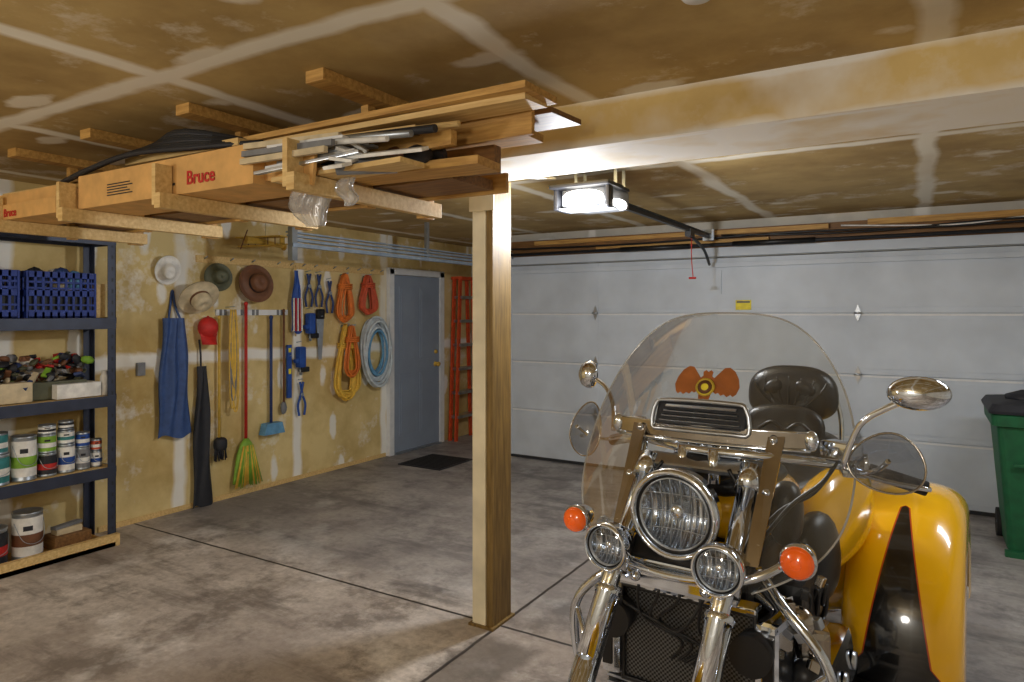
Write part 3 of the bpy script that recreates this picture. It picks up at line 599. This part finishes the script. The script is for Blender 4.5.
def lamp(name,c,r,dep,yaw=0,parent=T):
    b=B(name); ax=Vector((math.sin(R(yaw)),-math.cos(R(yaw)),-.03)); c=Vector(c)
    b.lathe([(0,-dep),(r*.35,-dep*.97),(r*.7,-dep*.75),(r*.93,-dep*.4),(r*.98,-dep*.1),(r*1.02,-.015)],c,ax,'chrome',36)
    b.lathe([(r*1.0,-.02),(r*1.04,-.008),(r*1.03,.008),(r*.97,.016),(r*.91,.012),(r*.885,.0)],c,ax,'chrome',40)
    b.lathe([(r*.89,.004),(r*.86,-.006),(r*.82,-.002)],c,ax,'black',36)
    b.lathe([(r*.83,-.002),(r*.81,.004),(r*.79,-.006)],c,ax,'satin',36)
    b.lathe([(r*.80,-.008),(r*.7,-dep*.22),(r*.5,-dep*.38),(r*.25,-dep*.46),(0,-dep*.48)],c,ax,'refl',36)
    a,bb_,_=frame(ax)
    for k in (-.6,-.35,-.12,.12,.35,.6):
        h=r*.8*math.sqrt(1-k*k)
        b.tube([c+a*(k*r)+bb_*(-h)+ax*(-.012),c+a*(k*r)+ax*(-dep*.16),c+a*(k*r)+bb_*h+ax*(-.012)],r*.012,'satin',5,3)
    for k in (-.4,0,.4):
        h=r*.8*math.sqrt(1-k*k); b.tube([c+bb_*(k*r)-a*h+ax*(-.012),c+bb_*(k*r)+ax*(-dep*.16),c+bb_*(k*r)+a*h+ax*(-.012)],r*.010,'satin',5,3)
    b.lathe([(r*.20,-dep*.4),(r*.2,-dep*.15),(r*.12,-dep*.1),(0,-dep*.09)],c,ax,'chrome',16)
    b.lathe([(r*.82,.002),(r*.6,.010),(r*.3,.016),(0,.018)],c,ax,'lens',30)
    return b.done(parent)
lamp('headlight',(0,0,1.045),.122,.17); lamp('passing_lamp',(-.155,-.10,.955),.064,.10,-3); lamp('passing_lamp',(.155,-.10,.955),.064,.10,3)
def sig(c,r):
    b=B('turn_signal'); b.lathe([(0,-.09),(r*.4,-.085),(r*.8,-.05),(r,-.01),(r*1.05,0),(r*1.03,.008),(r*.93,.01)],c,(0,-1,0),'chrome',24)
    b.lathe([(r*.93,.008),(r*.9,.018),(r*.6,.03),(0,.034)],c,(0,-1,0),'orange',24)
    for k in (.3,.6,.8): b.torus(Vector(c)+Vector((0,-.034+.02*k*k,0)),(0,-1,0),r*k,.0015,'orange',20,5)
    b.done(T)
sig((-.315,.02,.975),.040); sig((.320,.02,.975),.044)
b=B('front_light_bar')
b.tube([(-.31,.06,.975),(-.24,.0,.93),(-.155,-.02,.90),(0,-.03,.885),(.155,-.02,.90),(.24,.0,.93),(.31,.06,.975)],.012,'chrome',10)
b.box((0,.0,.865),(.36,.05,.05),'chrome',(15,0,0),.012); b.box((0,.03,.90),(.30,.08,.02),'chrome',None,.006)
for sg in (-1,1): b.cyl((sg*.155,-.05,.885),(sg*.155,-.05,.93),.012,'chrome'); b.lathe([(.016,0),(.012,.01),(0,.014)],(sg*.1,-.03,.865),(0,-1,0),'chrome',12)
b.done(T)
b=B('front_fork')
for sg in (-1,1):
    x=sg*.155
    b.cyl((x,.18,1.13),(x,-.22,.70),.026,'chrome',seg=20); b.cyl((x,-.08,.835),(x,-.47,.37),.034,'chrome',seg=20); b.cyl((x,.02,.965),(x,-.05,.875),.037,'chrome',seg=20)
    b.lathe([(.036,0),(.040,.01),(.036,.02)],(x,-.08,.835),(0,-.65,-.76),'chrome',20); b.box((x,-.49,.33),(.05,.09,.1),'chrome',(0,0,0),.015)
    b.cyl((x,.15,1.10),(x,.20,1.155),.033,'chrome',seg=20)
b.box((0,.19,1.15),(.30,.05,.02),'satin',(40,0,0),.008); b.box((0,.03,.93),(.36,.08,.03),'black',(40,0,0),.01); b.cyl((-.18,-.49,.33),(.18,-.49,.33),.016,'chrome')
b.done(T)
def wheel(name,x,y,r,w,hub='chrome',spokes=10):
    b=B(name); k=w/2
    b.lathe([(r*.62,-k*.8),(r*.8,-k),(r*.93,-k*.85),(r*.99,-k*.45),(r,0),(r*.99,k*.45),(r*.93,k*.85),(r*.8,k),(r*.62,k*.8),(r*.6,0),(r*.62,-k*.8)],(x,y,r),(1,0,0),'rubber',40)
    b.lathe([(r*.63,-k*.8),(r*.58,-k*.5),(r*.57,k*.5),(r*.63,k*.8)],(x,y,r),(1,0,0),hub,36); b.lathe([(0,-k*.8),(r*.18,-k*.7),(r*.2,0),(r*.18,k*.7),(0,k*.8)],(x,y,r),(1,0,0),hub,24)
    for i in range(spokes):
        a=2*math.pi*i/spokes; b.cyl((x,y+r*.15*math.cos(a),r+r*.15*math.sin(a)),(x,y+r*.6*math.cos(a),r+r*.6*math.sin(a)),.012,hub,seg=8)
    b.done(T)
wheel('front_wheel',0,-.49,.32,.13); wheel('rear_wheel',.48,1.45,.32,.22); wheel('rear_wheel',-.48,1.45,.32,.22)
b=B('front_fender'); b.surf(lambda s,t:(.085*math.sin((t-.5)*math.pi),-.49-(.35+.0)*math.cos(R(15+150*s))*(1-.12*abs(2*t-1)**2),.32+.36*math.sin(R(15+150*s))*(1-.12*abs(2*t-1)**2)),30,10,'yellow'); b.done(T)
b=B('radiator'); b.bb(-.19,.19,.10,.13,.50,.775,'mesh'); 
b.tube([(-.195,.095,.5),(-.195,.095,.78),(.195,.095,.78),(.195,.095,.5)],.010,'black',8,1,True)
for sg in (-1,1): b.box((sg*.235,.14,.64),(.06,.14,.26),'chrome',(0,0,sg*-8),.02); b.box((sg*.235,.068,.64),(.03,.01,.2),'black',(0,0,sg*-8),.003)
b.bb(-.2,.2,.08,.14,.785,.80,'chrome',.004)
b.done(T)
b=B('front_cables')
for i in range(5):
    x=-.10+.05*i; b.tube([(x,.05,.9),(x*1.2+.02,-.01,.82),(x*1.1-.03*(i%3),.05,.72),(x*.6+.05,.085,.66),(x*.4,.09,.6)],.0045,'black',6)
b.tube([(.1,0,.86),(.03,-.01,.74),(-.06,.04,.72),(-.17,.04,.75)],.005,'black',6)
for sg in (-1,1):
    for i in range(3): b.tube([(sg*(.10+.03*i),.17,1.15),(sg*(.14+.02*i),.16,1.08),(sg*(.13+.01*i),.15,.99),(sg*(.09+.02*i),.16,.88)],.006,'black',6)
b.done(T)
b=B('crash_guard')
for sg in (-1,1):
    b.tube([(sg*.17,.22,.86),(sg*.26,.14,.80),(sg*.36,.12,.70),(sg*.385,.13,.58),(sg*.36,.16,.42),(sg*.25,.2,.34),(sg*.15,.22,.32)],.014,'chrome',12)
    b.tube([(sg*.37,.12,.66),(sg*.31,.06,.60),(sg*.33,.08,.50),(sg*.375,.14,.48)],.009,'chrome',10)
b.done(T)
b=B('engine')
b.bb(-.16,.16,.25,.98,.20,.62,'satin',.03); b.bb(-.13,.13,.24,.9,.6,.85,'black',.02)
for sg in (-1,1):
    b.box((sg*.29,.50,.47),(.12,.46,.17),'chrome',(0,sg*-8,0),.03)
    for i in range(7): b.box((sg*.21,.50,.40+.025*i),(.12,.44,.008),'satin')
    for k in range(3):
        y=.34+.16*k; b.tube([(sg*.25,y,.40),(sg*.30,y-.02,.30),(sg*.26,y+.1,.20),(sg*.22,y+.35,.17)],.02,'chrome',10)
        b.lathe([(.03,0),(.028,.01),(0,.013)],(sg*.352,y,.47),(sg,0,0),'satin',14); b.tube([(sg*.24,y,.56),(sg*.22,y-.01,.68),(sg*.12,y,.74)],.018,'chrome',10)
    b.cyl((sg*.24,.6,.17),(sg*.26,1.9,.19),.045,'chrome',seg=20)
    for i in range(6): b.tube([(sg*(.18+.02*i),.2+.07*i,.82-.03*i),(sg*(.24+.01*i),.2+.07*i,.74),(sg*(.2+.015*i),.22+.07*i,.62),(sg*.17,.25+.06*i,.55)],.008,random.choice(('black','black','dchrome','black')),6)
    b.cyl((sg*.2,.14,.70),(sg*.2,.02,.70),.045,'black',.055,20); b.box((sg*.3,.30,.66),(.08,.12,.1),'dchrome',(0,0,20),.02); b.ell((sg*.30,.22,.60),(.04,.05,.04),'black')
    b.lathe([(.045,0),(.05,.02),(.03,.04),(0,.045)],(sg*.27,.25,.73),(0,-1,0),'dchrome',20)
    b.bb(sg*.17,sg*.27,.32,.66,.58,.80,'black',.03); b.bb(sg*.20,sg*.33,.26,.31,.36,.58,'black',.01)
    for i in range(8): b.bb(sg*.205,sg*.325,.245,.262,.375+.024*i,.383+.024*i,'satin')
    for i in range(12): b.box((sg*(.23+.03*(i%4)),.20+.05*(i%3),.56+.025*i),(.03,.03,.022),random.choice(('chrome','black','satin','dchrome')),(20*i,10*i,30),.004)
b.done(T)
b=B('footboards')
for sg in (-1,1):
    b.box((sg*.38,.72,.30),(.13,.36,.02),'black',(6,0,0),.008); b.box((sg*.38,.50,.345),(.13,.1,.018),'rubber',(-35,0,0),.006); b.tube([(sg*.2,.6,.3),(sg*.32,.5,.36),(sg*.40,.42,.42)],.010,'chrome',8); b.box((sg*.40,.40,.43),(.07,.04,.02),'rubber',None,.006)
b.done(T)
b=B('fuel_tank'); b.rings([[Vector((w*math.copysign(abs(math.cos(t))**.85,math.cos(t)),y,zc+h*math.copysign(abs(math.sin(t))**.85,math.sin(t)))) for t in [2*math.pi*i/28 for i in range(28)]] for y,w,zc,h in ((.34,.03,.96,.03),(.37,.10,.96,.07),(.44,.15,.96,.105),(.58,.18,.95,.12),(.74,.18,.94,.12),(.88,.15,.92,.10),(1.0,.11,.89,.08),(1.04,.05,.88,.04))],'yellow')
b.ell((0,.62,1.03),(.14,.28,.06),'leather',(-4,0,0),22,.8)
b.lathe([(.05,0),(.048,.015),(.03,.022),(0,.024)],(0,.55,1.085),(0,.05,1),'chrome',24); b.box((0,.74,1.085),(.08,.2,.02),'chrome',(-9,0,0),.008); b.done(T)
b=B('side_covers')
for sg in (-1,1):
    b.ell((sg*.265,.84,.88),(.080,.27,.17),'yellow',(8,0,sg*-14),24,.85); b.ell((sg*.25,.60,.80),(.06,.12,.15),'black',(8,0,sg*-14),20,.85)
    b.ell((sg*.20,.42,.98),(.05,.06,.10),'leather',(0,0,0),18,.8)
b.done(T)
b=B('rear_body'); b.rings([[Vector((w*math.copysign(abs(math.cos(t))**.6,math.cos(t)),y,zc+h*math.copysign(abs(math.sin(t))**.7,math.sin(t)))) for t in [2*math.pi*i/36 for i in range(36)]] for y,w,zc,h in ((.92,.10,.66,.12),(.98,.24,.66,.20),(1.1,.33,.66,.25),(1.35,.36,.66,.28),(1.7,.36,.66,.27),(2.0,.34,.64,.24),(2.12,.28,.62,.19),(2.16,.15,.6,.1))],'yellow'); b.done(T)
sect=[(.27,.86),(.285,.93),(.32,.975),(.38,1.0),(.46,1.01),(.54,1.0),(.59,.975),(.625,.93),(.645,.87),(.652,.79),(.652,.70),(.645,.62)]
def rearfender(sg):
    b=B('rear_fender'); mi=b.mi('flame')
    nt=90; ns=66; g=[]
    def cr(i0,t,c):
        g_=lambda k:sect[max(0,min(len(sect)-1,k))][c]; a,b_,d,e_=g_(i0-1),g_(i0),g_(i0+1),g_(i0+2)
        return .5*((2*b_)+(d-a)*t+(2*a-5*b_+4*d-e_)*t*t+(3*b_-a-3*d+e_)*t**3)
    for i in range(nt+1):
        s_=i/nt; row=[]
        for j in range(ns+1):
            q=j/ns*(len(sect)-1); k=min(int(q),len(sect)-2); t=q-k; u=cr(k,t,0); f=cr(k,t,1)
            L=s_*1.30
            if L<.15: y=1.45-.60*f; z=.36-.20*(1-L/.15)
            else:
                th=(L-.15)/1.15*math.pi*1.02; y=1.45-.60*f*math.copysign(abs(math.cos(th))**.92,math.cos(th)); z=.36+.53*f*max(0,math.sin(th))**.92+(-.1*max(0,(th-3.0)))
            row.append(b.bm.verts.new((sg*u,y,z)))
        g.append(row)
    for i in range(nt):
        for j in range(ns): b.fc([g[i][j],g[i+1][j],g[i+1][j+1],g[i][j+1]],mi,True)
    b.bb(sg*.27,sg*.64,.92,.94,.16,.36,'black',.004)
    return b.done(T)
rearfender(1); rearfender(-1)
b=B('seat')
b.ell((0,1.12,.93),(.19,.28,.075),'leather',(6,0,0),28,.8); b.ell((0,1.46,1.0),(.19,.22,.085),'leather',(-5,0,0),28,.8)
b.ell((-.02,1.33,1.09),(.17,.05,.11),'leather',(-12,0,0),26,.75)
b.tube([(-.15,1.30,1.06),(-.06,1.275,1.13),(0,1.27,1.10),(.06,1.275,1.13),(.13,1.30,1.06)],.008,'black',6)
b.done(T)
b=B('passenger_backrest')
c=Vector((-.05,1.62,1.22)); 
hx,hz=.20,.13
def prs(k):
    return [c+Vector((hx*k*math.copysign(abs(math.cos(t))**.7,math.cos(t))*(1-.08*math.sin(t)),0,hz*k*math.copysign(abs(math.sin(t))**.75,math.sin(t)))) for t in [2*math.pi*i/36 for i in range(36)]]
def sh(r,dy,dz=0): return [p+Vector((0,dy,dz)) for p in r]
b.rings([sh(prs(.01),-.055),sh(prs(.35),-.06),sh(prs(.7),-.05),sh(prs(.9),-.035),sh(prs(1),.0),sh(prs(1),.03),sh(prs(.85),.05),sh(prs(.02),.05)],'leather')
for a in range(-3,4):
    x=a*.05; b.tube([c+Vector((x*.3,-.062,-.08)),c+Vector((x*.9,-.060,.01)),c+Vector((x*1.1,-.050,.085-abs(a)*.008))],.005,'black',6)
for sg in (-1,1): b.ell(c+Vector((sg*.07,-.05,.03)),(.05,.02,.035),'leather',(0,sg*30,0),16); b.ell(c+Vector((sg*.05,-.05,-.05)),(.045,.02,.025),'leather',(0,sg*-30,0),16)
b.tube([(-.19,1.68,.9),(-.22,1.69,1.12),(-.16,1.69,1.25),(.08,1.69,1.25),(.15,1.69,1.12),(.15,1.68,.9)],.011,'chrome',10)
b.done(T)
b=B('handlebar')
th=R(9)
def hb(x,y,z): return (x*math.cos(th)+y*math.sin(th),.20+y*math.cos(th)-x*math.sin(th),z)
b.tube([hb(-.50,.30,1.12),hb(-.40,.25,1.15),hb(-.28,.12,1.18),hb(-.14,.03,1.19),hb(0,.0,1.19),hb(.14,.03,1.19),hb(.28,.12,1.18),hb(.40,.25,1.15),hb(.50,.30,1.12)],.014,'chrome',10)
for sg in (-1,1):
    b.tube([hb(sg*.53,.31,1.11),hb(sg*.40,.25,1.15)],.021,'rubber',12,1); b.box(hb(sg*.37,.21,1.17),(.07,.06,.07),'chrome',(0,0,sg*20),.014); b.box(hb(sg*.35,.17,1.215),(.10,.06,.045),'chrome',(0,0,sg*-30),.012)
    b.tube([hb(sg*.36,.15,1.17),hb(sg*.46,.19,1.14),hb(sg*.55,.26,1.12)],.007,'chrome',8)
    b.cyl(hb(sg*.05,.0,1.10),hb(sg*.05,.0,1.2),.018,'chrome')
    for i in range(2): b.tube([hb(sg*.34,.17,1.18),hb(sg*(.31-.02*i),.13,1.12-.03*i),hb(sg*(.24-.03*i),.08,1.05-.02*i),(sg*(.17-.02*i),.17,.93)],.006,'black',6)
b.done(T)
b=B('gauge_cluster')
for sg in (-1,1):
    b.lathe([(0,-.05),(.04,-.045),(.052,-.02),(.054,0),(.048,.004),(.046,0),(0,0)],(sg*.062,.30,1.19),(0,.55,.83),'chrome',24); b.lathe([(.045,.001),(0,.0015)],(sg*.062,.30,1.19),(0,.55,.83),'black',20)
b.ell((0,.24,1.14),(.11,.06,.05),'black',None,20); b.done(T)
def mirror(name,c,rx,rz,yaw,stem):
    b=B(name); c=Vector(c); ax=Vector((math.sin(R(yaw)),-math.cos(R(yaw)),.05)).normalized()
    b.lathe([(0,.035),(.5,.032),(.8,.022),(.95,.008),(1.0,-.004),(.96,-.012),(.93,-.010)],c,ax,'chrome',28,sx=1,sy=1)
    a,bb_,_=frame(ax)
    for v in b.bm.verts:
        d=v.co-c; v.co=c+a*(d.dot(a)*rx)+bb_*(d.dot(bb_)*rz)+ax*d.dot(ax)
    b.lathe([(.93*rx,-.010),(0,-.010)],c,ax,'refl',28,sx=1,sy=rz/rx); b.tube(stem,.008,'chrome',8); b.ell(stem[-1],(.014,.014,.014),'chrome'); b.done(T)
mirror('mirror',(.575,.12,1.405),.070,.042,14,[(.40,.16,1.20),(.44,.15,1.31),(.50,.14,1.36),(.55,.14,1.385)])
mirror('mirror',(-.515,.47,1.37),.045,.052,-30,[(-.36,.36,1.19),(-.38,.40,1.27),(-.43,.44,1.33),(-.495,.46,1.36)])
def defl(name,c,rx,rz,yaw,tilt):
    b=B(name); mt=Euler((R(tilt),0,R(yaw))).to_matrix(); c=Vector(c)
    rs=[]
    for k in (.001,.3,.6,.85,1):
        rs.append([c+mt@Vector((rx*k*math.cos(t)*(1-.15*math.sin(t)),.05*k*k,rz*k*math.sin(t)*(1+.15*math.cos(t)))) for t in [2*math.pi*i/32 for i in range(32)]])
    b.rings(rs,'smoke',True,False,False); b.tube(rs[-1],.003,'dchrome',6,1,True); b.tube([c,c+mt@Vector((-.02,.08,-.02)),c+mt@Vector((-.06,.1,-.03))],.007,'chrome',6); b.done(T)
defl('hand_deflector',(.505,.16,1.225),.088,.076,12,-15); defl('hand_deflector',(-.54,.42,1.18),.075,.10,-14,-15)
# ------------------------------------------------------------------ lights
def pl(name,loc,w,c,r=.08):
    l=bpy.data.lights.new(name,'POINT'); l.energy=w; l.color=c; l.shadow_soft_size=r; o=bpy.data.objects.new(name,l); COL.objects.link(o); o.location=loc
    return o
pl('added_fill_light',(-.3,-1.3,1.95),74,(1,.95,.87),.22)  # added fill lamp behind the camera, no real bulb there
pl('added_fill_light.001',(-3.2,-.6,1.95),54,(1,.94,.85),.18)  # second added fill lamp, unseen, left of the view
pl('opener_bulb_light',(-1.7,3.5,2.12),78,(.92,.95,1),.06)
l=bpy.data.lights.new('added_fill_area','AREA'); l.shape='RECTANGLE'; l.size=1.2; l.size_y=.25; l.energy=28; l.color=(.92,.96,1)  # added fill panel out of view on the right, no real fixture
o=bpy.data.objects.new('added_fill_area',l); COL.objects.link(o); o.location=(1.2,3.6,2.42)
w=bpy.data.worlds.new('World'); SC.world=w; w.use_nodes=True; w.node_tree.nodes['Background'].inputs[0].default_value=(.6,.7,.9,1); w.node_tree.nodes['Background'].inputs[1].default_value=.05
# ------------------------------------------------------------------ camera
c=bpy.data.cameras.new('camera'); c.lens=24; c.sensor_width=36; c.shift_y=-28/1024; c.clip_start=.05
o=bpy.data.objects.new('camera',c); COL.objects.link(o); o.location=(0,0,1.6); o.rotation_euler=(math.pi/2,0,R(31.07)); SC.camera=o
SC.view_settings.view_transform='Standard'; SC.view_settings.look='None'; SC.view_settings.exposure=0
